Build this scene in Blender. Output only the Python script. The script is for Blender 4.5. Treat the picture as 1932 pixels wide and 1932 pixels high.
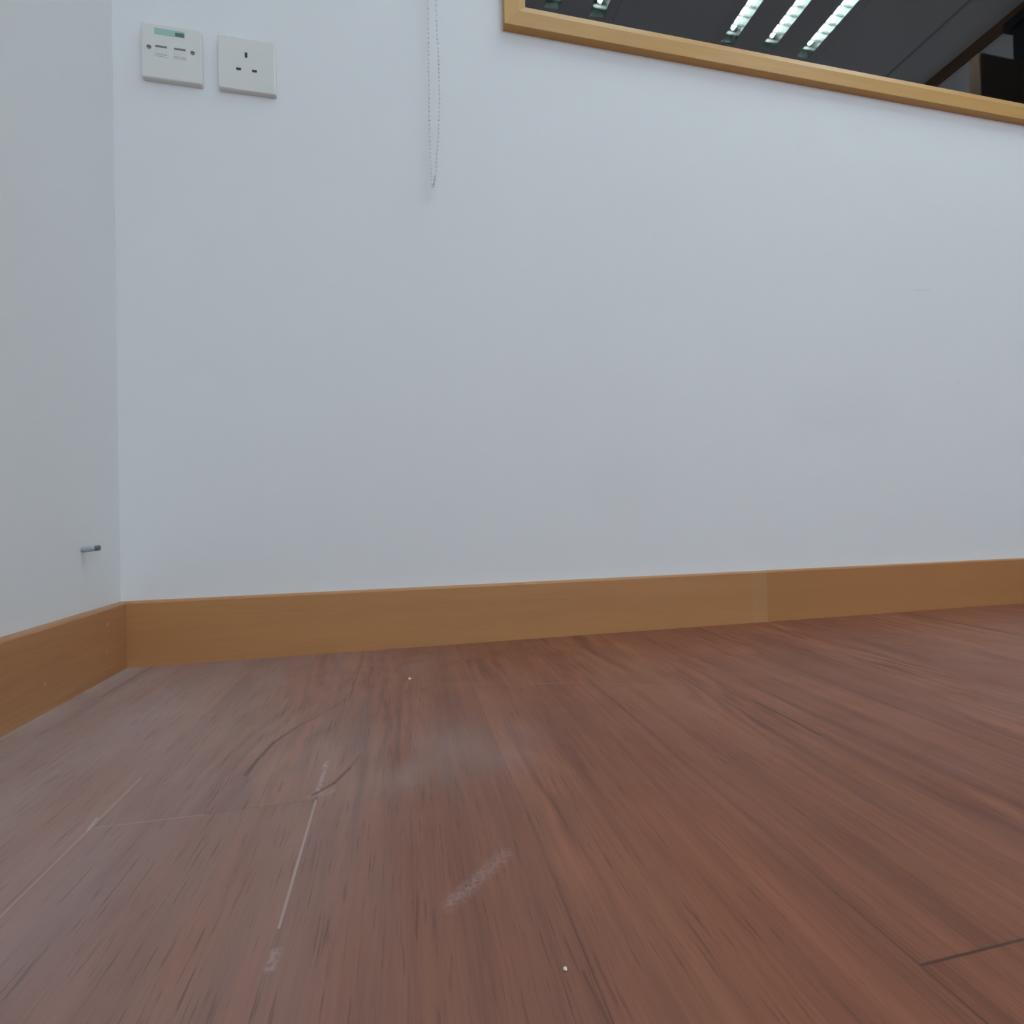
import bpy, bmesh, math, random
from mathutils import Vector, Matrix

random.seed(7)
for o in list(bpy.data.objects):
    bpy.data.objects.remove(o, do_unlink=True)
sc = bpy.context.scene
COL = sc.collection

# ------------------------------------------------------------------ camera
# metres; x runs right along the back wall (left wall x=0), the back wall is y=0, z up
YAW, PITCH, ROLL = 0.21128, 0.00668, -0.0202
CAM = Vector((0.42442, -0.89501, 0.21923))
cy, sy = math.cos(YAW), math.sin(YAW)
fwd = Vector((sy * math.cos(PITCH), cy * math.cos(PITCH), math.sin(PITCH)))
r0 = Vector((cy, -sy, 0)); u0 = r0.cross(fwd)
right = r0 * math.cos(ROLL) + u0 * math.sin(ROLL)
up = u0 * math.cos(ROLL) - r0 * math.sin(ROLL)
cam_data = bpy.data.cameras.new('camera')
cam_data.sensor_width = 36; cam_data.lens = 18.0
cam_data.clip_start = 0.02; cam_data.clip_end = 60
cam = bpy.data.objects.new('camera', cam_data); COL.objects.link(cam)
m = Matrix((right, up, -fwd)).transposed().to_4x4(); m.translation = CAM
cam.matrix_world = m
sc.camera = cam

# ------------------------------------------------------------------ world, exposure
w = bpy.data.worlds.new('world'); sc.world = w; w.use_nodes = True
w.node_tree.nodes['Background'].inputs[0].default_value = (0.5, 0.6, 0.7, 1)
w.node_tree.nodes['Background'].inputs[1].default_value = 0.02
sc.view_settings.view_transform = 'Standard'
sc.view_settings.look = 'None'
sc.view_settings.exposure = 0.0
sc.view_settings.gamma = 1.0
sc.view_settings.use_curve_mapping = False
TUBE_L = 43.0
TUBE_C = (0.79, 0.90, 0.955)
ROOM_X, ROOM_Y, ROOM_H = 3.36, -4.0, 2.60
# daylight coming in through the window in the rear wall, behind the camera
RWX0, RWX1, RWZ0, RWZ1 = 0.35, 3.05, 0.85, 2.30
DAY_W = 43.0
DAY_C = (0.725, 0.862, 1.0)
sky = bpy.data.lights.new('daylight', 'AREA'); sky.shape = 'RECTANGLE'
sky.size = RWX1 - RWX0 - 0.08; sky.size_y = RWZ1 - RWZ0 - 0.08; sky.energy = DAY_W; sky.color = DAY_C
sky_o = bpy.data.objects.new('daylight', sky); COL.objects.link(sky_o)
sky_o.location = ((RWX0 + RWX1) / 2, ROOM_Y - 0.06, (RWZ0 + RWZ1) / 2); sky_o.rotation_euler = (math.radians(90), 0, 0)

WT = 0.10                      # wall thickness
WX0, WX1, WZ0, WZ1 = 0.6175, 2.95, 1.0913, 2.05    # window frame outline
SK_H, SK_T = 0.0995, 0.0135    # skirting

# ------------------------------------------------------------------ node helpers
class NT:
    def __init__(s, name):
        s.m = bpy.data.materials.new(name); s.m.use_nodes = True
        s.t = s.m.node_tree; s.t.nodes.clear()
        s.out = s.t.nodes.new('ShaderNodeOutputMaterial')
        s.b = s.t.nodes.new('ShaderNodeBsdfPrincipled')
        s.t.links.new(s.b.outputs[0], s.out.inputs[0])
    def n(s, k, **kw):
        x = s.t.nodes.new(k)
        for a, v in kw.items(): setattr(x, a, v)
        return x
    def put(s, sock, v):
        if isinstance(v, (int, float)): sock.default_value = v
        elif isinstance(v, (tuple, list)):
            sock.default_value = tuple(v) + ((1,) if len(v) == 3 and len(sock.default_value) == 4 else ())
        else: s.t.links.new(v, sock)
    def m_(s, op, a, b=0.0, c=0.0, clamp=False):
        x = s.n('ShaderNodeMath', operation=op, use_clamp=clamp)
        s.put(x.inputs[0], a); s.put(x.inputs[1], b); s.put(x.inputs[2], c)
        return x.outputs[0]
    def v_(s, op, a, b=(0, 0, 0), sc=None):
        x = s.n('ShaderNodeVectorMath', operation=op)
        s.put(x.inputs[0], a); s.put(x.inputs[1], b)
        if sc is not None: s.put(x.inputs['Scale'], sc)
        return x.outputs['Value'] if op in ('DOT_PRODUCT', 'LENGTH', 'DISTANCE') else x.outputs['Vector']
    def noise(s, vec, scale=1.0, detail=2.0, rough=0.5, dist=0.0):
        x = s.n('ShaderNodeTexNoise')
        s.put(x.inputs['Vector'], vec); x.inputs['Scale'].default_value = scale
        x.inputs['Detail'].default_value = detail; x.inputs['Roughness'].default_value = rough
        x.inputs['Distortion'].default_value = dist
        return x.outputs['Fac']
    def rng(s, v, a, b, c=0.0, d=1.0, smooth=True):
        x = s.n('ShaderNodeMapRange', clamp=True, interpolation_type='SMOOTHSTEP' if smooth else 'LINEAR')
        s.put(x.inputs[0], v)
        for i, q in enumerate((a, b, c, d)): s.put(x.inputs[1 + i], q)
        return x.outputs[0]
    def mix(s, f, a, b):
        x = s.n('ShaderNodeMix', data_type='RGBA')
        s.put(x.inputs[0], f); s.put(x.inputs[6], a); s.put(x.inputs[7], b)
        return x.outputs[2]
    def xyz(s, a, b, c=0.0):
        x = s.n('ShaderNodeCombineXYZ')
        s.put(x.inputs[0], a); s.put(x.inputs[1], b); s.put(x.inputs[2], c)
        return x.outputs[0]
    def sep(s, v):
        x = s.n('ShaderNodeSeparateXYZ'); s.put(x.inputs[0], v)
        return x.outputs
    def obj(s): return s.n('ShaderNodeTexCoord').outputs['Object']
    def seg(s, P, a, b, w0, w1):
        """soft mask round the segment a-b (a stain or scratch with its own shape)"""
        a = tuple(a) + (0,) * (3 - len(a)); b = tuple(b) + (0,) * (3 - len(b))
        ba = tuple(q - p for p, q in zip(a, b)); L2 = sum(q * q for q in ba) or 1e-9
        pa = s.v_('SUBTRACT', P, a)
        h = s.m_('MULTIPLY', s.v_('DOT_PRODUCT', pa, ba), 1 / L2, clamp=True)
        d = s.v_('LENGTH', s.v_('SUBTRACT', pa, s.v_('SCALE', ba, sc=h)))
        return s.rng(d, w0, w1, 1.0, 0.0)
    def bump(s, h, strength=0.2, dist=0.001):
        x = s.n('ShaderNodeBump'); s.put(x.inputs['Height'], h)
        x.inputs['Strength'].default_value = strength; x.inputs['Distance'].default_value = dist
        s.t.links.new(x.outputs[0], s.b.inputs['Normal'])
    def set(s, col=None, rough=None, metal=None, spec=None):
        if col is not None: s.put(s.b.inputs['Base Color'], col)
        if rough is not None: s.put(s.b.inputs['Roughness'], rough)
        if metal is not None: s.put(s.b.inputs['Metallic'], metal)
        if spec is not None: s.put(s.b.inputs['Specular IOR Level'], spec)
        return s.m

def plain(name, col, rough=0.5, metal=0.0, spec=0.5, var=0.04, scale=60):
    t = NT(name); f = t.noise(t.obj(), scale, 3)
    a = tuple(c * (1 - var) for c in col); b = tuple(min(1, c * (1 + var)) for c in col)
    return t.set(t.mix(f, a, b), rough, metal, spec)

def paint(name, col, marks=()):
    t = NT(name); P = t.obj()
    big = t.noise(P, 1.7, 3, 0.5); fine = t.noise(P, 260, 2, 0.6)
    c = t.mix(t.rng(big, 0.3, 0.7), tuple(q * 0.985 for q in col), col)
    for a, b, w0, w1, k, mc in marks:
        c = t.mix(t.m_('MULTIPLY', t.seg(P, a, b, w0, w1), k), c, mc)
    t.bump(t.m_('ADD', t.m_('MULTIPLY', fine, 0.4), t.m_('MULTIPLY', t.noise(P, 45, 2), 0.6)), 0.12, 0.0012)
    return t.set(c, 0.62, spec=0.3)

def beech(name, light, dark, axis=0, rough=0.42, marks=(), split=None, spec=0.5):
    """sawn light timber, grain along the given axis"""
    t = NT(name); P = t.obj()
    sc3 = [26, 26, 26]; sc3[axis] = 2.2
    V = t.v_('MULTIPLY', P, tuple(sc3))
    a = t.noise(V, 1.0, 4, 0.55, 0.5)
    sc4 = [240, 240, 240]; sc4[axis] = 16
    f = t.noise(t.v_('MULTIPLY', P, tuple(sc4)), 1.0, 2, 0.6)
    k = t.m_('ADD', t.m_('MULTIPLY', a, 0.7), t.m_('MULTIPLY', f, 0.3))
    c = t.mix(t.rng(k, 0.32, 0.68), dark, light)
    if split:                      # a second board butted on, a shade deeper, with a pale rubbed end
        x = t.sep(P)[0]
        far = t.rng(x, split[0], split[0] + 0.001)
        c = t.mix(t.m_('MULTIPLY', far, 0.5), c, split[1])
        band = t.m_('MULTIPLY', t.rng(x, split[0] - 0.033, split[0] - 0.030), t.rng(x, split[0] - 0.0005, split[0] + 0.0005, 1, 0))
        c = t.mix(t.m_('MULTIPLY', band, 0.15), c, (0.50, 0.36, 0.21))
    for aa, bb, w0, w1, kk, mc in marks:
        c = t.mix(t.m_('MULTIPLY', t.seg(P, aa, bb, w0, w1), kk), c, mc)
    t.bump(f, 0.06, 0.0005)
    return t.set(c, rough, spec=spec)

# ------------------------------------------------------------------ mesh helpers
def obj(name, bm, mat, parent=None, smooth=False):
    me = bpy.data.meshes.new(name)
    bmesh.ops.recalc_face_normals(bm, faces=bm.faces)
    bm.to_mesh(me); bm.free()
    if mat: me.materials.append(mat)
    if smooth:
        for p in me.polygons: p.use_smooth = True
    o = bpy.data.objects.new(name, me); COL.objects.link(o)
    if parent: o.parent = parent
    return o
def box(bm, x0, x1, y0, y1, z0, z1):
    v = [bm.verts.new(c) for c in ((x0,y0,z0),(x1,y0,z0),(x1,y1,z0),(x0,y1,z0),(x0,y0,z1),(x1,y0,z1),(x1,y1,z1),(x0,y1,z1))]
    fs = [bm.faces.new([v[i] for i in q]) for q in ((0,3,2,1),(4,5,6,7),(0,1,5,4),(1,2,6,5),(2,3,7,6),(3,0,4,7))]
    return v, fs
def bbox(bm, x0, x1, y0, y1, z0, z1, r=0.002, seg=2):
    v, fs = box(bm, x0, x1, y0, y1, z0, z1)
    es = list({e for f in fs for e in f.edges})
    bmesh.ops.bevel(bm, geom=es, offset=r, segments=seg, affect='EDGES', profile=0.5)
def cyl(bm, p0, p1, r0, r1=None, n=20, caps=True):
    p0 = Vector(p0); p1 = Vector(p1); r1 = r0 if r1 is None else r1
    d = (p1 - p0).normalized(); a = d.orthogonal().normalized(); b = d.cross(a)
    A = [bm.verts.new(p0 + (a*math.cos(2*math.pi*i/n) + b*math.sin(2*math.pi*i/n))*r0) for i in range(n)]
    B = [bm.verts.new(p1 + (a*math.cos(2*math.pi*i/n) + b*math.sin(2*math.pi*i/n))*r1) for i in range(n)]
    for i in range(n): bm.faces.new((A[i], A[(i+1)%n], B[(i+1)%n], B[i]))
    if caps: bm.faces.new(A[::-1]); bm.faces.new(B)
def slab_with_holes(bm, axes, U, V, holes, lo, hi):
    """slab spanning U x V on the two axes with rectangular holes, lo..hi on the third"""
    us = sorted({U[0], U[1], *[h[0] for h in holes], *[h[1] for h in holes]})
    vs = sorted({V[0], V[1], *[h[2] for h in holes], *[h[3] for h in holes]})
    third = 3 - axes[0] - axes[1]
    solid = lambda i, j: 0 <= i < len(us)-1 and 0 <= j < len(vs)-1 and not any(
        h[0]-1e-6 <= us[i] and us[i+1] <= h[1]+1e-6 and h[2]-1e-6 <= vs[j] and vs[j+1] <= h[3]+1e-6 for h in holes)
    cache = {}
    def P(i, j, w_):
        if (i, j, w_) not in cache:
            c = [0, 0, 0]; c[axes[0]] = us[i]; c[axes[1]] = vs[j]; c[third] = w_
            cache[(i, j, w_)] = bm.verts.new(c)
        return cache[(i, j, w_)]
    for i in range(len(us)-1):
        for j in range(len(vs)-1):
            if not solid(i, j): continue
            for w_ in (lo, hi):
                bm.faces.new((P(i,j,w_), P(i+1,j,w_), P(i+1,j+1,w_), P(i,j+1,w_)))
            if not solid(i-1, j): bm.faces.new((P(i,j,lo), P(i,j+1,lo), P(i,j+1,hi), P(i,j,hi)))
            if not solid(i+1, j): bm.faces.new((P(i+1,j,lo), P(i+1,j+1,lo), P(i+1,j+1,hi), P(i+1,j,hi)))
            if not solid(i, j-1): bm.faces.new((P(i,j,lo), P(i+1,j,lo), P(i+1,j,hi), P(i,j,hi)))
            if not solid(i, j+1): bm.faces.new((P(i,j+1,lo), P(i+1,j+1,lo), P(i+1,j+1,hi), P(i,j+1,hi)))
def empty(name, loc=(0, 0, 0)):
    o = bpy.data.objects.new(name, None); COL.objects.link(o); o.location = loc
    o.empty_display_size = 0.05
    return o
def tag(o, label, cat, group=None):
    o['label'] = label; o['category'] = cat
    if group: o['group'] = group
    return o
def struct(o, label=None):
    o['kind'] = 'structure'
    if label: o['label'] = label
    return o

# ------------------------------------------------------------------ setting materials
WALL_C = (0.80, 0.805, 0.81)
SM = (0.60, 0.59, 0.60)
M_back = paint('back wall paint', WALL_C, [
    ((1.5157, 0, 0.6885), (1.5575, 0, 0.6925), 0.0005, 0.004, 0.12, (0.45, 0.45, 0.45)),
    ((1.6275, 0, 0.4932), (1.6300, 0, 0.4932), 0.001, 0.005, 0.12, (0.45, 0.45, 0.45)),
    ((0.8193, 0, 0.2722), (0.845, 0, 0.2722), 0.0, 0.09, 0.10, SM),
    ((1.25, 0, 0.41), (1.40, 0, 0.43), 0.0, 0.11, 0.10, SM)])
M_left = paint('left wall paint', WALL_C)
M_wall = paint('white wall paint', WALL_C)
M_ceil = paint('ceiling paint', (0.78, 0.83, 0.855))
DOT = (0.62, 0.48, 0.36)
M_skb = beech('beech skirting back', (0.51, 0.243, 0.092), (0.45, 0.208, 0.076), 0, split=(1.123, (0.42, 0.172, 0.055)))
M_skl = beech('beech skirting left', (0.49, 0.24, 0.108), (0.40, 0.183, 0.08), 1, marks=[
    ((0.0135, -0.064, 0.0757), (0.0135, -0.064, 0.0767), 0.001, 0.0028, 0.6, DOT),
    ((0.0135, -0.0663, 0.0388), (0.0135, -0.0663, 0.0393), 0.001, 0.0026, 0.4, DOT),
    ((0.0135, -0.1948, 0.0333), (0.0135, -0.1948, 0.0338), 0.001, 0.0026, 0.5, DOT)])
M_fr_h = beech('beech frame rail', (0.60, 0.34, 0.116), (0.53, 0.295, 0.097), 0, spec=0.3)
M_fr_v = beech('beech frame stile', (0.60, 0.34, 0.116), (0.53, 0.295, 0.097), 2, spec=0.3)

# ------------------------------------------------------------------ floor
def floor_material():
    t = NT('dark red wood plank vinyl')
    uv = t.n('ShaderNodeUVMap', uv_map='plank').outputs[0]
    at = t.n('ShaderNodeAttribute', attribute_name='pid').outputs['Fac']
    sv = t.n('ShaderNodeAttribute', attribute_name='seam').outputs['Fac']
    ln = t.n('ShaderNodeAttribute', attribute_name='plen').outputs['Fac']
    u, v, _ = t.sep(uv)
    P = t.obj(); px, py, pz = t.sep(P); P2 = t.xyz(px, py, 0)
    ux = t.m_('ADD', u, t.m_('MULTIPLY', at, 7.31)); vy = t.m_('ADD', v, t.m_('MULTIPLY', at, 23.7))
    # wandering growth rings
    wob = t.noise(t.xyz(t.m_('MULTIPLY', ux, 11), t.m_('MULTIPLY', vy, 2.0), at), 1, 3, 0.55, 0.4)
    ring = t.m_('SINE', t.m_('ADD', t.m_('MULTIPLY', ux, 230), t.m_('MULTIPLY', wob, 46)))
    streak = t.noise(t.xyz(t.m_('MULTIPLY', ux, 120), t.m_('MULTIPLY', vy, 3.2), at), 1, 4, 0.6, 0.3)
    fine = t.noise(t.xyz(t.m_('MULTIPLY', ux, 620), t.m_('MULTIPLY', vy, 22), at), 1, 2, 0.6)
    pore = t.noise(t.xyz(t.m_('MULTIPLY', ux, 560), t.m_('MULTIPLY', vy, 24), at), 1, 3, 0.6)
    broad = t.noise(t.xyz(t.m_('MULTIPLY', ux, 16), t.m_('MULTIPLY', vy, 2.4), at), 1, 2, 0.5, 0.6)
    band = t.noise(t.xyz(t.m_('MULTIPLY', ux, 46), t.m_('MULTIPLY', vy, 1.9), at), 1, 3, 0.55, 0.7)
    ringw = t.m_('MULTIPLY', t.rng(t.noise(t.xyz(t.m_('MULTIPLY', ux, 9), t.m_('MULTIPLY', vy, 2.2), at), 1, 1), 0.42, 0.66), 0.085)
    k = t.m_('ADD', t.m_('MULTIPLY', ring, ringw), t.m_('MULTIPLY', t.m_('ADD', streak, band), 0.30))
    k = t.m_('ADD', k, t.m_('MULTIPLY', fine, 0.22))
    k = t.m_('ADD', k, t.m_('MULTIPLY', broad, 0.35))
    c = t.mix(t.rng(k, 0.41, 0.74, smooth=False), FL_D, FL_L)
    c = t.mix(t.m_('MULTIPLY', t.rng(broad, 0.52, 0.75), 0.35), c, FL_W)
    c = t.mix(t.m_('MULTIPLY', t.m_('SUBTRACT', t.m_('FRACT', t.m_('MULTIPLY', at, 5.77)), 0.3, clamp=True), 0.22), c, FL_P)
    # joints between planks: dark where open, invisible where pressed shut
    pw = PW
    du = t.m_('MINIMUM', u, t.m_('SUBTRACT', pw, u))
    dv = t.m_('MINIMUM', v, t.m_('SUBTRACT', ln, v))
    open_ = t.rng(t.noise(t.xyz(t.m_('MULTIPLY', px, 2), t.m_('MULTIPLY', py, 5), 3), 1, 1), 0.38, 0.62)
    s1 = t.m_('MULTIPLY', t.rng(du, 0.0002, 0.0010, 1, 0), t.m_('MULTIPLY', t.m_('ADD', t.m_('MULTIPLY', open_, 0.6), 0.25), sv))
    s2 = t.m_('MULTIPLY', t.rng(dv, 0.0003, 0.0011, 1, 0), t.n('ShaderNodeAttribute', attribute_name='jv').outputs['Fac'])
    c = t.mix(t.m_('MAXIMUM', s1, s2), c, (0.062, 0.020, 0.011))
    # marks lying on the floor
    grit = t.noise(P, 330, 3, 0.65); cloud = t.noise(P, 9, 4, 0.6)
    def st(c, a, b, w0, w1, kk, col, mul=None):
        f = t.m_('MULTIPLY', t.seg(P2, a, b, w0, w1), kk)
        if mul is not None: f = t.m_('MULTIPLY', f, mul)
        return t.mix(f, c, col)
    WH = (0.52, 0.40, 0.38); DK = (0.09, 0.038, 0.026); DU = (0.43, 0.335, 0.325)
    g2 = t.rng(grit, 0.35, 0.6); cl = t.rng(cloud, 0.36, 0.64)
    # dust gathered in the unswept corner
    drift = t.rng(t.noise(t.xyz(t.m_('MULTIPLY', px, 13), t.m_('MULTIPLY', py, 3.0), 1), 1, 3, 0.6), 0.33, 0.66)
    d1 = t.m_('MULTIPLY', t.rng(px, 0.02, 0.64, 1, 0), t.m_('ADD', t.m_('MULTIPLY', drift, 0.35), 0.65))
    c = t.mix(t.m_('MULTIPLY', d1, FL_DUST), c, DU)
    edge = t.m_('MULTIPLY', t.rng(px, 0.014, 0.055, 1, 0), t.rng(cloud, 0.25, 0.6))
    c = t.mix(t.m_('MULTIPLY', edge, 0.45), c, (0.46, 0.41, 0.37))
    c = t.mix(t.m_('MULTIPLY', t.rng(pore, 0.56, 0.70), 0.42), c, FL_P)
    c = st(c, (0.048, -0.016), (0.048, -0.15), 0.0004, 0.0016, 0.6, DK)
    c = st(c, (0.40, -0.40), (0.50, -0.41), 0.0, 0.10, 0.24, DU, drift)
    c = st(c, (0.37, -0.12), (0.42, -0.11), 0.0, 0.07, 0.30, DU, cl)
    c = st(c, (0.36, -0.50), (0.42, -0.47), 0.0, 0.06, 0.28, DU, cl)
    # white dust caught in open joints
    c = st(c, (0.3545, -0.470), (0.3555, -0.597), 0.0003, 0.0012, 0.60, WH)
    c = st(c, (0.2010, -0.395), (0.1995, -0.62), 0.0003, 0.0012, 0.38, WH)
    c = st(c, (0.198, -0.455), (0.200, -0.470), 0.0004, 0.0016, 0.5, WH)
    c = st(c, (0.203, -0.4685), (0.275, -0.4695), 0.0003, 0.0012, 0.30, WH)
    # chalky smear and the scraped ring round it
    c = st(c, (0.354, -0.455), (0.3535, -0.405), 0.0004, 0.0036, 0.60, WH, g2)
    c = st(c, (0.350, -0.462), (0.364, -0.459), 0.001, 0.006, 0.30, WH, g2)
    pts = [(0.288, -0.412), (0.2905, -0.385), (0.296, -0.350), (0.311, -0.316), (0.331, -0.284), (0.345, -0.258), (0.353, -0.239)]
    for i, (a, b) in enumerate(zip(pts, pts[1:])):
        c = st(c, a, b, 0.0004, 0.0030 if i < 3 else 0.0022, (0.62, 0.6, 0.55, 0.4, 0.36, 0.4)[i], DK)
    pts = [(0.351, -0.461), (0.365, -0.446), (0.375, -0.423), (0.382, -0.399)]
    for i, (a, b) in enumerate(zip(pts, pts[1:])):
        c = st(c, a, b, 0.0004, 0.0028, (0.6, 0.62, 0.35)[i], DK)
    c = st(c, (0.3575, -0.245), (0.360, -0.03), 0.0002, 0.0016, 0.42, DK)
    # scuffs, fine scratches, a dark spot
    c = st(c, (0.447, -0.602), (0.485, -0.568), 0.0005, 0.0085, 0.26, WH, g2)
    c = st(c, (0.357, -0.623), (0.3575, -0.613), 0.001, 0.004, 0.40, WH, g2)
    c = st(c, (0.435, -0.205), (0.583, -0.247), 0.0001, 0.0014, 0.12, WH)
    c = st(c, (0.583, -0.247), (0.664, -0.263), 0.0001, 0.0016, 0.22, WH)
    c = st(c, (0.664, -0.263), (0.764, -0.312), 0.0001, 0.0014, 0.16, WH)
    c = st(c, (0.977, -0.082), (0.982, -0.081), 0.0015, 0.007, 0.5, DK)
    c = st(c, (0.817, -0.374), (0.817, -0.47), 0.0004, 0.0016, 0.9, (0.062, 0.022, 0.013))
    c = st(c, (1.443, -0.014), (1.438, -0.32), 0.0010, 0.0055, 0.85, (0.062, 0.022, 0.013))
    c = st(c, (0.505, -0.660), (0.5085, -0.70), 0.0003, 0.0013, 0.45, DK)
    t.bump(t.m_('ADD', t.m_('MULTIPLY', streak, 0.6), t.m_('MULTIPLY', fine, 0.4)), 0.18, 0.0006)
    r = t.rng(t.noise(P, 14, 3), 0.3, 0.7, FL_R - 0.04, FL_R + 0.05)
    t.b.inputs['Sheen Weight'].default_value = 0.05; t.b.inputs['Sheen Roughness'].default_value = 0.4   # fine dust film
    return t.set(c, r, spec=0.42)
PW = 0.1537
FL_L = (0.345, 0.112, 0.052); FL_D = (0.150, 0.043, 0.019); FL_W = (0.24, 0.105, 0.048); FL_P = (0.070, 0.022, 0.012)
FL_DUST = 0.66; FL_R = 0.44

def build_floor():
    bm = bmesh.new()
    uvl = bm.loops.layers.uv.new('plank')
    a1 = bm.faces.layers.float.new('pid'); a2 = bm.faces.layers.float.new('seam'); a3 = bm.faces.layers.float.new('plen'); a4 = bm.faces.layers.float.new('jv')
    L = 0.914
    cuts = {1: -0.4690, 4: -0.6940}
    rnd = random.Random(3)
    seamv = {-1: .3, 0: .15, 1: .1, 2: .15, 3: .8, 4: .75, 5: .2, 6: .25, 7: .2, 8: .15, 9: .9}
    for k in range(-1, 22):
        x0 = 0.048 + PW * k; x1 = x0 + PW
        X0 = max(x0, -0.05); X1 = min(x1, ROOM_X + WT + 0.02)
        if X1 <= X0: continue
        off = cuts.get(k, -1.0 - rnd.random() * 0.85)
        ys = [0.05]
        y = off
        while y + L < 0.05: y += L
        while y > ROOM_Y - 0.05:
            if y < 0.05: ys.append(y)
            y -= L
        ys.append(ROOM_Y - 0.05)
        for j in range(len(ys) - 1):
            yb, ya = ys[j], ys[j + 1]
            vs = [bm.verts.new(c) for c in ((X0, ya, 0), (X1, ya, 0), (X1, yb, 0), (X0, yb, 0))]
            f = bm.faces.new(vs)
            f[a1] = rnd.random(); f[a2] = seamv.get(k, .3); f[a3] = yb - ya; f[a4] = 0.9 if k == 4 and j < 2 else (0.45 if k == 1 and j < 2 else 0.06)
            for l, (U, V) in zip(f.loops, ((X0 - x0, 0), (X1 - x0, 0), (X1 - x0, yb - ya), (X0 - x0, yb - ya))):
                l[uvl].uv = (U, V)
    return struct(obj('floor', bm, floor_material()))
build_floor()
bm = bmesh.new(); box(bm, -0.15, ROOM_X + 1.4, ROOM_Y - 0.15, 1.85, -0.12, -0.002)
struct(obj('floor_slab', bm, plain('screed', (0.25, 0.24, 0.23), 0.9)))

# ------------------------------------------------------------------ walls, ceiling
def rect_wall(name, mat, axes, U, V, holes, lo, hi):
    bm = bmesh.new(); slab_with_holes(bm, axes, U, V, holes, lo, hi)
    return struct(obj(name, bm, mat))
rect_wall('wall_back', M_back, (0, 2), (0, ROOM_X), (0, ROOM_H), [(WX0 + 0.012, WX1 - 0.012, WZ0 + 0.012, WZ1 - 0.012)], 0.0, WT)
rect_wall('wall_left', M_left, (1, 2), (ROOM_Y, WT), (0, ROOM_H), [], -WT, 0.0)
DY0, DY1, DZ = -1.40, -0.66, 2.00
rect_wall('wall_right', M_wall, (1, 2), (ROOM_Y, WT), (0, ROOM_H), [(DY0, DY1, -0.001, DZ)], ROOM_X, ROOM_X + WT)
rect_wall('wall_rear', M_wall, (0, 2), (-WT, ROOM_X + WT), (0, ROOM_H), [(RWX0, RWX1, RWZ0, RWZ1)], ROOM_Y - WT, ROOM_Y)

TX = (1.155, 2.305)            # troffer centres along x
TY0, TLEN = -0.113, 1.30      # troffer end nearest the window and length
TROWS = (TY0, TY0 - 2.40)
holes = [(x - 0.31, x + 0.31, y - TLEN, y) for x in TX for y in TROWS]
rect_wall('ceiling', M_ceil, (0, 1), (-WT, ROOM_X + WT), (ROOM_Y - WT, WT), holes, ROOM_H, ROOM_H + 0.02)
bm = bmesh.new(); box(bm, -WT, ROOM_X + WT, ROOM_Y - WT, WT, ROOM_H + 0.12, ROOM_H + 0.14)
struct(obj('ceiling_slab', bm, plain('concrete', (0.3, 0.3, 0.3), 0.9)))

# unlit room behind the glass and unlit corridor behind the doorway
M_dark = plain('unlit room paint', (0.055, 0.055, 0.058), 0.8)  # near-black wall colour carries the darkness of the unlit room
bm = bmesh.new(); v, fs = box(bm, -0.3, ROOM_X + WT, WT, 1.8, 0, ROOM_H)
bmesh.ops.delete(bm, geom=[fs[2]], context='FACES')
struct(obj('wall_beyond', bm, M_dark))
M_corr = plain('corridor paint', (0.55, 0.55, 0.55), 0.8)
bm = bmesh.new(); v, fs = box(bm, ROOM_X + WT, ROOM_X + 1.3, DY0 - 0.5, DY1 + 0.5, 0, 2.4)
bmesh.ops.delete(bm, geom=[fs[5]], context='FACES')
struct(obj('wall_corridor', bm, M_corr))

# ------------------------------------------------------------------ skirting and trims
def skirting(name, mat, run):
    """run = (axis, a, b, fixed wall coordinate, direction into the room)"""
    ax, a, b, w0, d = run
    prof = [(0, 0), (SK_T, 0), (SK_T, SK_H - 0.003), (SK_T - 0.0008, SK_H - 0.001), (SK_T - 0.003, SK_H), (0, SK_H)]
    bm = bmesh.new(); rings = []
    for s_, e in ((a, 0), (b, 1)):
        ring = []
        for o_, z in prof:
            c = [0, 0, z]; c[ax] = s_; c[1 - ax] = w0 + d * o_
            ring.append(bm.verts.new(c))
        rings.append(ring)
    n = len(prof)
    for i in range(n): bm.faces.new((rings[0][i], rings[0][(i+1) % n], rings[1][(i+1) % n], rings[1][i]))
    bm.faces.new(rings[0][::-1]); bm.faces.new(rings[1])
    return struct(obj(name, bm, mat))
skirting('baseboard_back', M_skb, (0, 0.0, ROOM_X, 0.0, -1))
skirting('baseboard_left', M_skl, (1, ROOM_Y, -SK_T, 0.0, 1))
skirting('baseboard_right', M_skl, (1, -0.60, -SK_T, ROOM_X, -1))
skirting('baseboard_rear', M_skb, (0, SK_T, ROOM_X, ROOM_Y, 1))
M_trim = beech('brown timber trim', (0.20, 0.105, 0.045), (0.15, 0.075, 0.032), 1)
bm = bmesh.new(); bbox(bm, ROOM_X - 0.022, ROOM_X, ROOM_Y, -0.001, ROOM_H - 0.058, ROOM_H, 0.003)
struct(obj('trim_1', bm, M_trim))
bm = bmesh.new(); box(bm, 3.072, 3.086, ROOM_Y, -0.001, ROOM_H - 0.004, ROOM_H)
struct(obj('trim_2', bm, plain('ceiling joint strip', (0.50, 0.49, 0.48), 0.6)))

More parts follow.
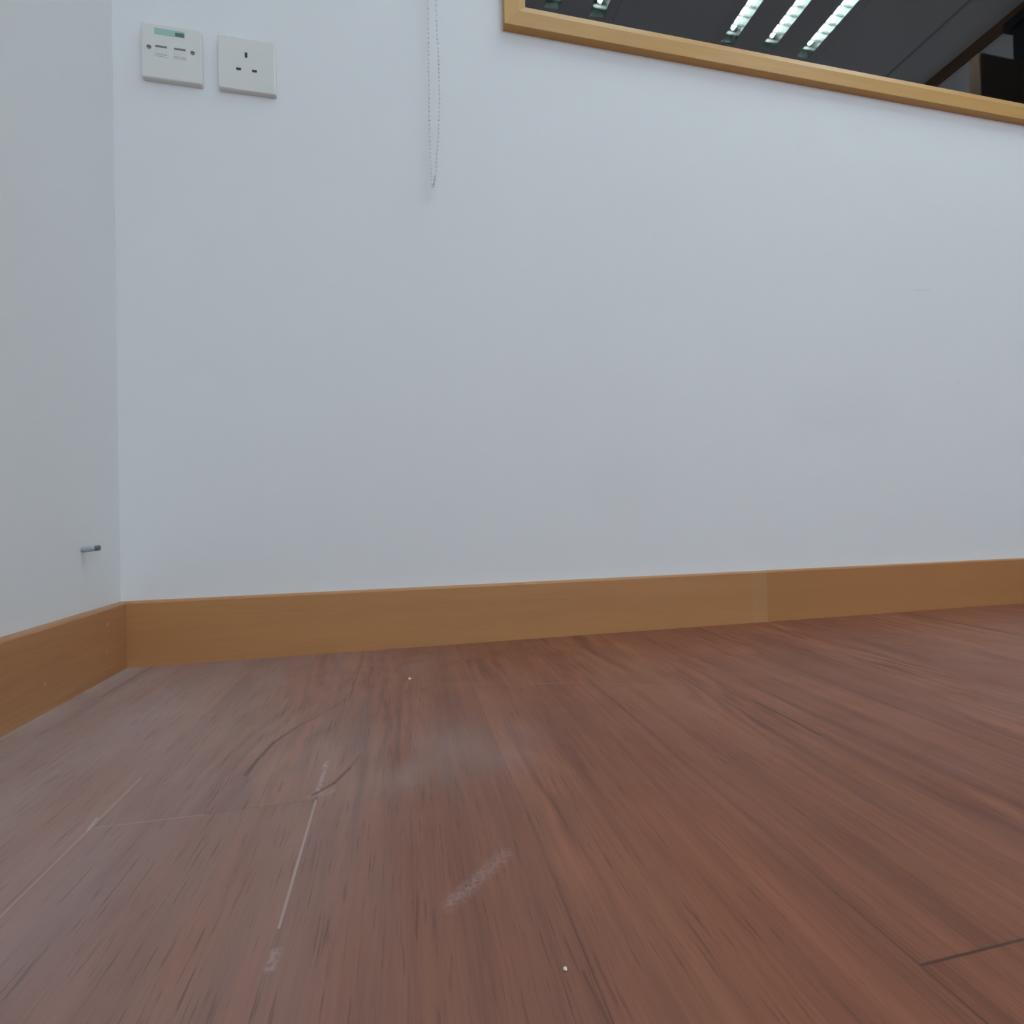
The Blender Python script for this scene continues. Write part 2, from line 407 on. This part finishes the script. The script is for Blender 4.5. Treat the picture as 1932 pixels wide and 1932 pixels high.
# ------------------------------------------------------------------ window
win = struct(empty('window_1', (0, 0, 0)))
FP = [(0.0, 0.0), (0.0, -0.0145), (0.0006, -0.015), (0.027, -0.015), (0.0278, -0.0146), (0.0394, -0.0112), (0.0394, 0.018), (0.030, 0.018), (0.030, 0.034), (0.0394, 0.034), (0.0394, 0.055), (0.012, 0.055), (0.012, 0.0)]
def member(name, a, b, inn, mat, k=1.0):
    """mitred frame member from corner a to corner b (x,z); inn = inward (x,z)"""
    bm = bmesh.new(); rings = []
    ax = 0 if abs(b[0] - a[0]) > abs(b[1] - a[1]) else 1
    s_ = 1 if b[ax] > a[ax] else -1
    for c, e in ((a, 1), (b, -1)):
        ring = []
        for o_, y in FP:
            o_ *= k
            q = [c[0] + inn[0] * o_, c[1] + inn[1] * o_]
            q[ax] = c[ax] + s_ * e * o_
            ring.append(bm.verts.new((q[0], y, q[1])))
        rings.append(ring)
    n = len(FP)
    for i in range(n): bm.faces.new((rings[0][i], rings[0][(i+1) % n], rings[1][(i+1) % n], rings[1][i]))
    bmesh.ops.triangulate(bm, faces=[bm.faces.new(rings[0][::-1]), bm.faces.new(rings[1])])
    return obj(name, bm, mat, win)
A, B, C_, D = (WX0, WZ0), (WX1, WZ0), (WX1, WZ1), (WX0, WZ1)
KF = 0.0325 / 0.0394
member('frame_rail', A, B, (0, 1), M_fr_h)
member('frame_stile', A, D, (1, 0), M_fr_v)
member('frame_stile', B, C_, (-1, 0), M_fr_v)
member('frame_rail', D, C_, (0, -1), M_fr_h)
win2 = struct(empty('window_2', ((RWX0 + RWX1) / 2, ROOM_Y, RWZ0)))
bm = bmesh.new(); slab_with_holes(bm, (0, 2), ((RWX0 - RWX1) / 2, (RWX1 - RWX0) / 2), (0, RWZ1 - RWZ0), [((RWX0 - RWX1) / 2 + 0.05, -0.025, 0.05, RWZ1 - RWZ0 - 0.05), (0.025, (RWX1 - RWX0) / 2 - 0.05, 0.05, RWZ1 - RWZ0 - 0.05)], -0.045, 0.0)
obj('window_frame', bm, plain('white window enamel', (0.75, 0.76, 0.77), 0.4), win2)
tg = NT('window glass')
tg.set((1, 1, 1), 0.0); tg.b.inputs['Transmission Weight'].default_value = 1.0; tg.b.inputs['IOR'].default_value = 1.65
bm = bmesh.new(); box(bm, WX0 + 0.032, WX1 - 0.032, 0.022, 0.028, WZ0 + 0.032, WZ1 - 0.032)
obj('glass_pane', bm, tg.m, win)

# ------------------------------------------------------------------ ceiling lights
M_body = plain('light housing enamel', (0.72, 0.75, 0.77), 0.45, var=0.01)
M_alu = plain('louvre aluminium', (0.34, 0.38, 0.36), 0.35, 0.5, var=0.03, scale=40)
M_refl = plain('reflector aluminium', (0.31, 0.37, 0.335), 0.35, 0.5, var=0.05, scale=40)
te = NT('fluorescent tube'); te.set((0.9, 0.9, 0.9), 0.3)
te.b.inputs['Emission Color'].default_value = TUBE_C + (1,)
te.b.inputs['Emission Strength'].default_value = TUBE_L
M_cap = plain('tube cap', (0.6, 0.62, 0.6), 0.4, 0.5)
CW, CD = 0.074, 0.052          # channel width, depth
CX = (-0.2225, 0.0, 0.2225)
def troffer(label, cx, y0):
    t = tag(empty('ceiling_light', (cx, y0, ROOM_H)), label, 'light', 'recessed fluorescent ceiling lights')
    bm = bmesh.new()           # face plate with three slots, troughs above, closing box
    slots = [(c - CW/2, c + CW/2, -TLEN + 0.06, -0.06) for c in CX]
    slab_with_holes(bm, (0, 1), (-0.308, 0.308), (-TLEN + 0.002, -0.002), slots, 0.0005, 0.002)
    hs = obj('housing', bm, M_body, t)
    for c in CX:
        bm = bmesh.new()
        a = [(-CW/2, 0.001), (-CW/2 + 0.004, 0.030), (-CW/2 + 0.016, CD), (CW/2 - 0.016, CD), (CW/2 - 0.004, 0.030), (CW/2, 0.001)]
        r_ = [[bm.verts.new((c + x, y, z)) for x, z in a] for y in (-TLEN + 0.06, -0.06)]
        for i in range(5): bm.faces.new((r_[0][i], r_[0][i+1], r_[1][i+1], r_[1][i]))
        bm.faces.new(r_[0]); bm.faces.new(r_[1])
        obj('reflector', bm, M_refl, hs)
        bm = bmesh.new(); cyl(bm, (c, -0.112, 0.031), (c, -TLEN + 0.112, 0.031), 0.0115, n=16)
        tu = obj('tube', bm, te.m, t, smooth=False)
        for ya, yb in ((-0.112, -0.100), (-TLEN + 0.112, -TLEN + 0.100)):
            bm = bmesh.new(); cyl(bm, (c, ya, 0.031), (c, yb, 0.031), 0.0128, n=16)
            obj('tube_cap', bm, M_cap, tu)
        bm = bmesh.new(); n = 26; ya, yb = -TLEN + 0.061, -0.061     # one ladder of cross blades
        st_ = (yb - ya) / n
        slab_with_holes(bm, (0, 1), (c - CW/2 + 0.0012, c + CW/2 - 0.0012), (ya, yb),
                        [(c - CW/2 + 0.0024, c + CW/2 - 0.0024, ya + st_ * i + 0.0012, ya + st_ * (i + 1) - 0.0012) for i in range(n)], 0.0012, 0.0150)
        obj('louvre', bm, M_alu, t)
    return t
def dup(root, loc, label):
    r = root.copy(); COL.objects.link(r); r.location = loc; r['label'] = label
    for ch in list(root.children):
        c = ch.copy(); COL.objects.link(c); c.parent = r
        for g in list(ch.children):
            d = g.copy(); COL.objects.link(d); d.parent = c
    return r
LBL = {(0, 0): 'three-tube louvred ceiling light mirrored in the top left corner of the glass',
       (1, 0): 'three-tube louvred ceiling light mirrored as three bright strips in the glass',
       (0, 1): 'three-tube louvred ceiling light by the left wall, furthest from the window',
       (1, 1): 'three-tube louvred ceiling light by the right wall, furthest from the window'}
first = troffer(LBL[(0, 0)], TX[0], TROWS[0])
for i, x in enumerate(TX):
    for j, y in enumerate(TROWS):
        if (i, j) != (0, 0): dup(first, (x, y, ROOM_H), LBL[(i, j)])

# ------------------------------------------------------------------ things mirrored in the glass
M_leaf = beech('dark brown door veneer', (0.085, 0.055, 0.036), (0.06, 0.038, 0.026), 2)
M_lip = beech('door edge lipping', (0.34, 0.20, 0.13), (0.29, 0.165, 0.105), 2)
door = struct(empty('door_1', (ROOM_X, -0.63, 0)))
bm = bmesh.new(); bbox(bm, -0.694, -0.004, -0.0195, 0.0195, 0.006, 1.99, 0.0015); obj('leaf', bm, M_leaf, door)
bm = bmesh.new(); bbox(bm, -0.701, -0.6945, -0.0195, 0.0195, 0.006, 1.99, 0.0015); obj('edge_lipping', bm, M_lip, door)
bm = bmesh.new()
for s_ in (-1, 1):
    cyl(bm, (-0.64, s_ * 0.0195, 1.0), (-0.64, s_ * 0.060, 1.0), 0.009, n=14); bbox(bm, -0.65, -0.53, s_ * 0.060 - 0.008, s_ * 0.060 + 0.008, 0.99, 1.01, 0.004)
obj('handle', bm, plain('satin steel', (0.6, 0.6, 0.6), 0.3, 1.0), door)
M_arch = beech('door frame timber', (0.34, 0.20, 0.13), (0.29, 0.165, 0.105), 2)
bm = bmesh.new()
bbox(bm, ROOM_X - 0.012, ROOM_X, DY0 - 0.05, DY0, 0, DZ, 0.002); bbox(bm, ROOM_X - 0.012, ROOM_X, DY1, DY1 + 0.006, 0, DZ, 0.001)
bbox(bm, ROOM_X - 0.012, ROOM_X, DY0 - 0.05, DY1 + 0.006, DZ, DZ + 0.05, 0.002)
struct(obj('trim_3', bm, M_arch))
unit = tag(empty('wall_unit', (ROOM_X, -0.55, 2.06)), 'black box-shaped unit fixed high on the wall above the open door', 'wall unit')
M_blk = plain('black plastic', (0.012, 0.014, 0.018), 0.45)
bm = bmesh.new(); bbox(bm, -0.045, 0, -0.375, 0.375, 0, 0.435, 0.004); obj('body', bm, M_blk, unit)
bm = bmesh.new(); bbox(bm, -0.06, 0, -0.405, 0.405, 0.435, 0.48, 0.004); obj('top_rail', bm, M_blk, unit)

# ------------------------------------------------------------------ sockets
M_plate = plain('white moulded plastic', (0.73, 0.725, 0.70), 0.28, spec=0.5, var=0.01)
M_shut = plain('white port plastic', (0.70, 0.70, 0.68), 0.35, var=0.01)
M_hole = plain('painted hole shade', (0.045, 0.05, 0.056), 0.6)  # dark colour on raised insets stands for shade inside holes and slots
M_screw = plain('screw head steel', (0.27, 0.285, 0.30), 0.45, 0.3)
M_gap = plain('shaded port gap', (0.20, 0.21, 0.22), 0.6)
def rrect(sx, sz, r, n=4):
    pts = []
    for cx, cz, a0 in ((sx/2 - r, sz/2 - r, 0), (-sx/2 + r, sz/2 - r, 90), (-sx/2 + r, -sz/2 + r, 180), (sx/2 - r, -sz/2 + r, 270)):
        for i in range(n + 1):
            a = math.radians(a0 + 90 * i / n); pts.append((cx + r * math.cos(a), cz + r * math.sin(a)))
    return pts
def plate_bm():
    bm = bmesh.new(); S = 0.086
    lv = [(S, 0.003, 0.0), (S - 0.0006, 0.003, -0.0066), (S - 0.0014, 0.003, -0.0078), (S - 0.0030, 0.003, -0.0084), (S - 0.0050, 0.003, -0.0086)]
    rings = [[bm.verts.new((x, y, z)) for x, z in rrect(s_, s_, r)] for s_, r, y in lv]
    n = len(rings[0])
    for a, b in zip(rings, rings[1:]):
        for i in range(n): bm.faces.new((a[i], a[(i+1) % n], b[(i+1) % n], b[i]))
    bm.faces.new(rings[0]); bm.faces.new(rings[-1][::-1])
    return bm
FY = -0.0086
P1 = (0.0419 + 0.043, 0, 0.9098 + 0.043); P2 = (0.1502 + 0.043, 0, 0.9098 + 0.043)
def rel(p, x, z): return x - p[0], z - p[2]
dp = tag(empty('data_outlet', P1), 'white square wall plate with two data ports and a green label strip', 'wall outlet')
o_ = obj('faceplate', plate_bm(), M_plate, dp)
for x in (0.0707, 0.0970):
    cx, cz = rel(P1, x, 0.9540)
    bm = bmesh.new()
    slab_with_holes(bm, (0, 2), (cx - 0.0096, cx + 0.0096), (cz - 0.0092, cz + 0.0092), [(cx - 0.0082, cx + 0.0082, cz - 0.0074, cz + 0.0074)], FY - 0.0005, FY + 0.0005)
    pf = obj('data_port', bm, M_plate, dp)
    bm = bmesh.new(); box(bm, cx - 0.0080, cx + 0.0080, FY - 0.0002, FY + 0.0004, cz + 0.0042, cz + 0.0073)
    obj('port_gap', bm, M_gap, pf)
    bm = bmesh.new(); bbox(bm, cx - 0.0081, cx + 0.0081, FY - 0.0007, FY + 0.0003, cz - 0.0066, cz + 0.0042, 0.0003, 1)
    obj('shutter', bm, M_shut, pf)
for x, z in ((0.0538, 0.9573), (0.1150, 0.9578)):
    cx, cz = rel(P1, x, z)
    bm = bmesh.new(); cyl(bm, (cx, FY + 0.001, cz), (cx, FY - 0.0009, cz), 0.0036, 0.0030, 18)
    sw = obj('screw', bm, M_screw, dp)
    bm = bmesh.new(); box(bm, cx - 0.0026, cx + 0.0026, FY - 0.0011, FY - 0.0006, cz - 0.0005, cz + 0.0005)
    obj('screw_slot', bm, M_hole, sw)
cx, cz = rel(P1, 0.0829, 0.9838)
bm = bmesh.new(); box(bm, cx - 0.0212, cx + 0.0212, FY - 0.0004, FY + 0.0003, cz - 0.0046, cz + 0.0046)
ls = obj('label_strip', bm, plain('green label film', (0.36, 0.56, 0.50), 0.3, var=0.03), dp); ls['label'] = 'pale green label strip'
bm = bmesh.new(); box(bm, cx + 0.0078, cx + 0.0205, FY - 0.0006, FY - 0.0002, cz - 0.0042, cz + 0.0016)
obj('label_print', bm, plain('dark label print', (0.11, 0.17, 0.165), 0.4, var=0.2, scale=700), ls)
so = tag(empty('plug_socket', P2), 'white square wall socket with three dark pin holes, right of the data outlet', 'socket')
obj('faceplate', plate_bm(), M_plate, so)
for x, z, a, b in ((0.1925, 0.9676, 0.0020, 0.0042), (0.1812, 0.9436, 0.0036, 0.0020), (0.2047, 0.9437, 0.0036, 0.0020)):
    cx, cz = rel(P2, x, z)
    bm = bmesh.new(); bbox(bm, cx - a, cx + a, FY - 0.0003, FY + 0.0006, cz - b, cz + b, 0.0002, 1)
    obj('pin_hole', bm, M_hole, so)

# ------------------------------------------------------------------ roller blind above the window, its pull chain
rb = tag(empty('roller_blind', (1.75, -0.05, 2.28)), 'rolled up white blind above the window', 'blind')
M_fab = plain('blind fabric', (0.75, 0.75, 0.74), 0.8)
bm = bmesh.new(); cyl(bm, (-1.24, 0, 0), (1.24, 0, 0), 0.028, n=28); obj('rolled_fabric', bm, M_fab, rb, True)
for x in (-1.255, 1.245):
    bm = bmesh.new(); bbox(bm, x, x + 0.012, -0.03, 0.05, -0.035, 0.035, 0.003); obj('bracket', bm, M_plate, rb)
M_bead = plain('pull chain plastic', (0.76, 0.77, 0.77), 0.35, var=0.08)
def chain():
    yc = -0.03
    pr = [(0.4955, 2.28), (0.4962, 1.6), (0.4966, 1.0942), (0.4985, 1.0132), (0.4989, 0.9321), (0.4970, 0.8777), (0.4934, 0.8323), (0.4902, 0.8004), (0.4866, 0.7790), (0.4850, 0.7760), (0.4834, 0.7800)]
    pl = [(0.4826, 0.8219), (0.4822, 0.8936), (0.4825, 1.0014), (0.4833, 1.0916), (0.4840, 1.6), (0.4845, 2.28)]
    pts = [Vector((x, yc, z)) for x, z in pr] + [Vector((x, yc + 0.010 * min(1, i + .5), z)) for i, (x, z) in enumerate(pl)]
    def cr(t):
        i = min(int(t), len(pts) - 2); f = t - i
        p0, p1, p2, p3 = pts[max(i-1, 0)], pts[i], pts[i+1], pts[min(i+2, len(pts)-1)]
        return p1.lerp(p2, f) if (p2 - p1).length > 0.3 else 0.5 * ((2*p1) + (p2-p0)*f + (2*p0-5*p1+4*p2-p3)*f*f + (3*p1-p0-3*p2+p3)*f*f*f)
    path = [cr(k / 60) for k in range((len(pts) - 1) * 60 + 1)]
    t_ = tag(empty('pull_chain', (0.49, yc, 2.28)), 'thin beaded pull chain hanging in a loop against the wall, left of the window', 'pull chain')
    off = Vector((0.49, yc, 2.28))
    bm = bmesh.new(); acc = 0.0; last = path[0]; tmpl = None
    bd = []
    for p in path:
        acc += (p - last).length; last = p
        if acc >= 0.0068: bd.append(p - off); acc = 0.0
    for p in bd:
        bmesh.ops.create_icosphere(bm, subdivisions=1, radius=0.0019, matrix=Matrix.Translation(p))
    b = obj('beads', bm, M_bead, t_, True); b['kind'] = 'stuff'
    cu = bpy.data.curves.new('cord', 'CURVE'); cu.dimensions = '3D'; cu.bevel_depth = 0.0008; cu.bevel_resolution = 2
    sp = cu.splines.new('POLY'); sub = path[::6]
    sp.points.add(len(sub) - 1)
    for q, p in zip(sp.points, sub): q.co = (*(p - off), 1)
    co = bpy.data.objects.new('cord', cu)
    me = bpy.data.meshes.new_from_object(co); bpy.data.objects.remove(co)
    me.materials.append(M_bead)
    o = bpy.data.objects.new('cord', me); COL.objects.link(o); o.parent = t_
    bm = bmesh.new(); cyl(bm, Vector((0.4862, yc, 0.7776)) - off, Vector((0.4890, yc, 0.7925)) - off, 0.0013, n=10)
    obj('connector', bm, plain('chain connector', (0.42, 0.45, 0.47), 0.35), t_)
chain()

# ------------------------------------------------------------------ plug in the left wall, crumbs on the floor
pg = tag(empty('wall_plug', (0.0, -0.0950, 0.1850)), 'small grey plug with a dark tip sticking out of the left wall above the skirting', 'wall plug')
M_plug = plain('grey plug plastic', (0.40, 0.42, 0.45), 0.5)
bm = bmesh.new()
cyl(bm, (-0.004, 0, -0.0004), (0.0163, 0, 0.0010), 0.0040, 0.0038, 18, caps=False)
for k in range(4):
    x = 0.003 + k * 0.0036; cyl(bm, (x, 0, x * 0.07), (x + 0.0010, 0, x * 0.07), 0.0041, 0.0040, 18)
obj('sleeve', bm, M_plug, pg, True)
bm = bmesh.new(); cyl(bm, (0.0158, 0, 0.0010), (0.0208, 0, 0.0014), 0.0036, 0.0034, 18)
tp = obj('tip', bm, plain('dark plug tip', (0.13, 0.14, 0.155), 0.5), pg); tp['label'] = 'dark tip'
M_crumb = plain('plaster crumb', (0.75, 0.70, 0.62), 0.8)
def crumb(x, y, r, label, seed):
    rnd = random.Random(seed); bm = bmesh.new()
    bmesh.ops.create_icosphere(bm, subdivisions=2, radius=r)
    for v in bm.verts: v.co *= 0.8 + 0.4 * rnd.random(); v.co.z *= 0.7
    o = obj('crumb', bm, M_crumb); o.location = (x, y, r * 0.55)
    tag(o, label, 'crumb', 'pale crumbs on the floor')
crumb(0.430, -0.186, 0.0020, 'tiny pale crumb on the floor near the back skirting', 1)
crumb(0.497, -0.657, 0.0010, 'tiny pale crumb on the floor in the foreground, beside a plank joint', 2)
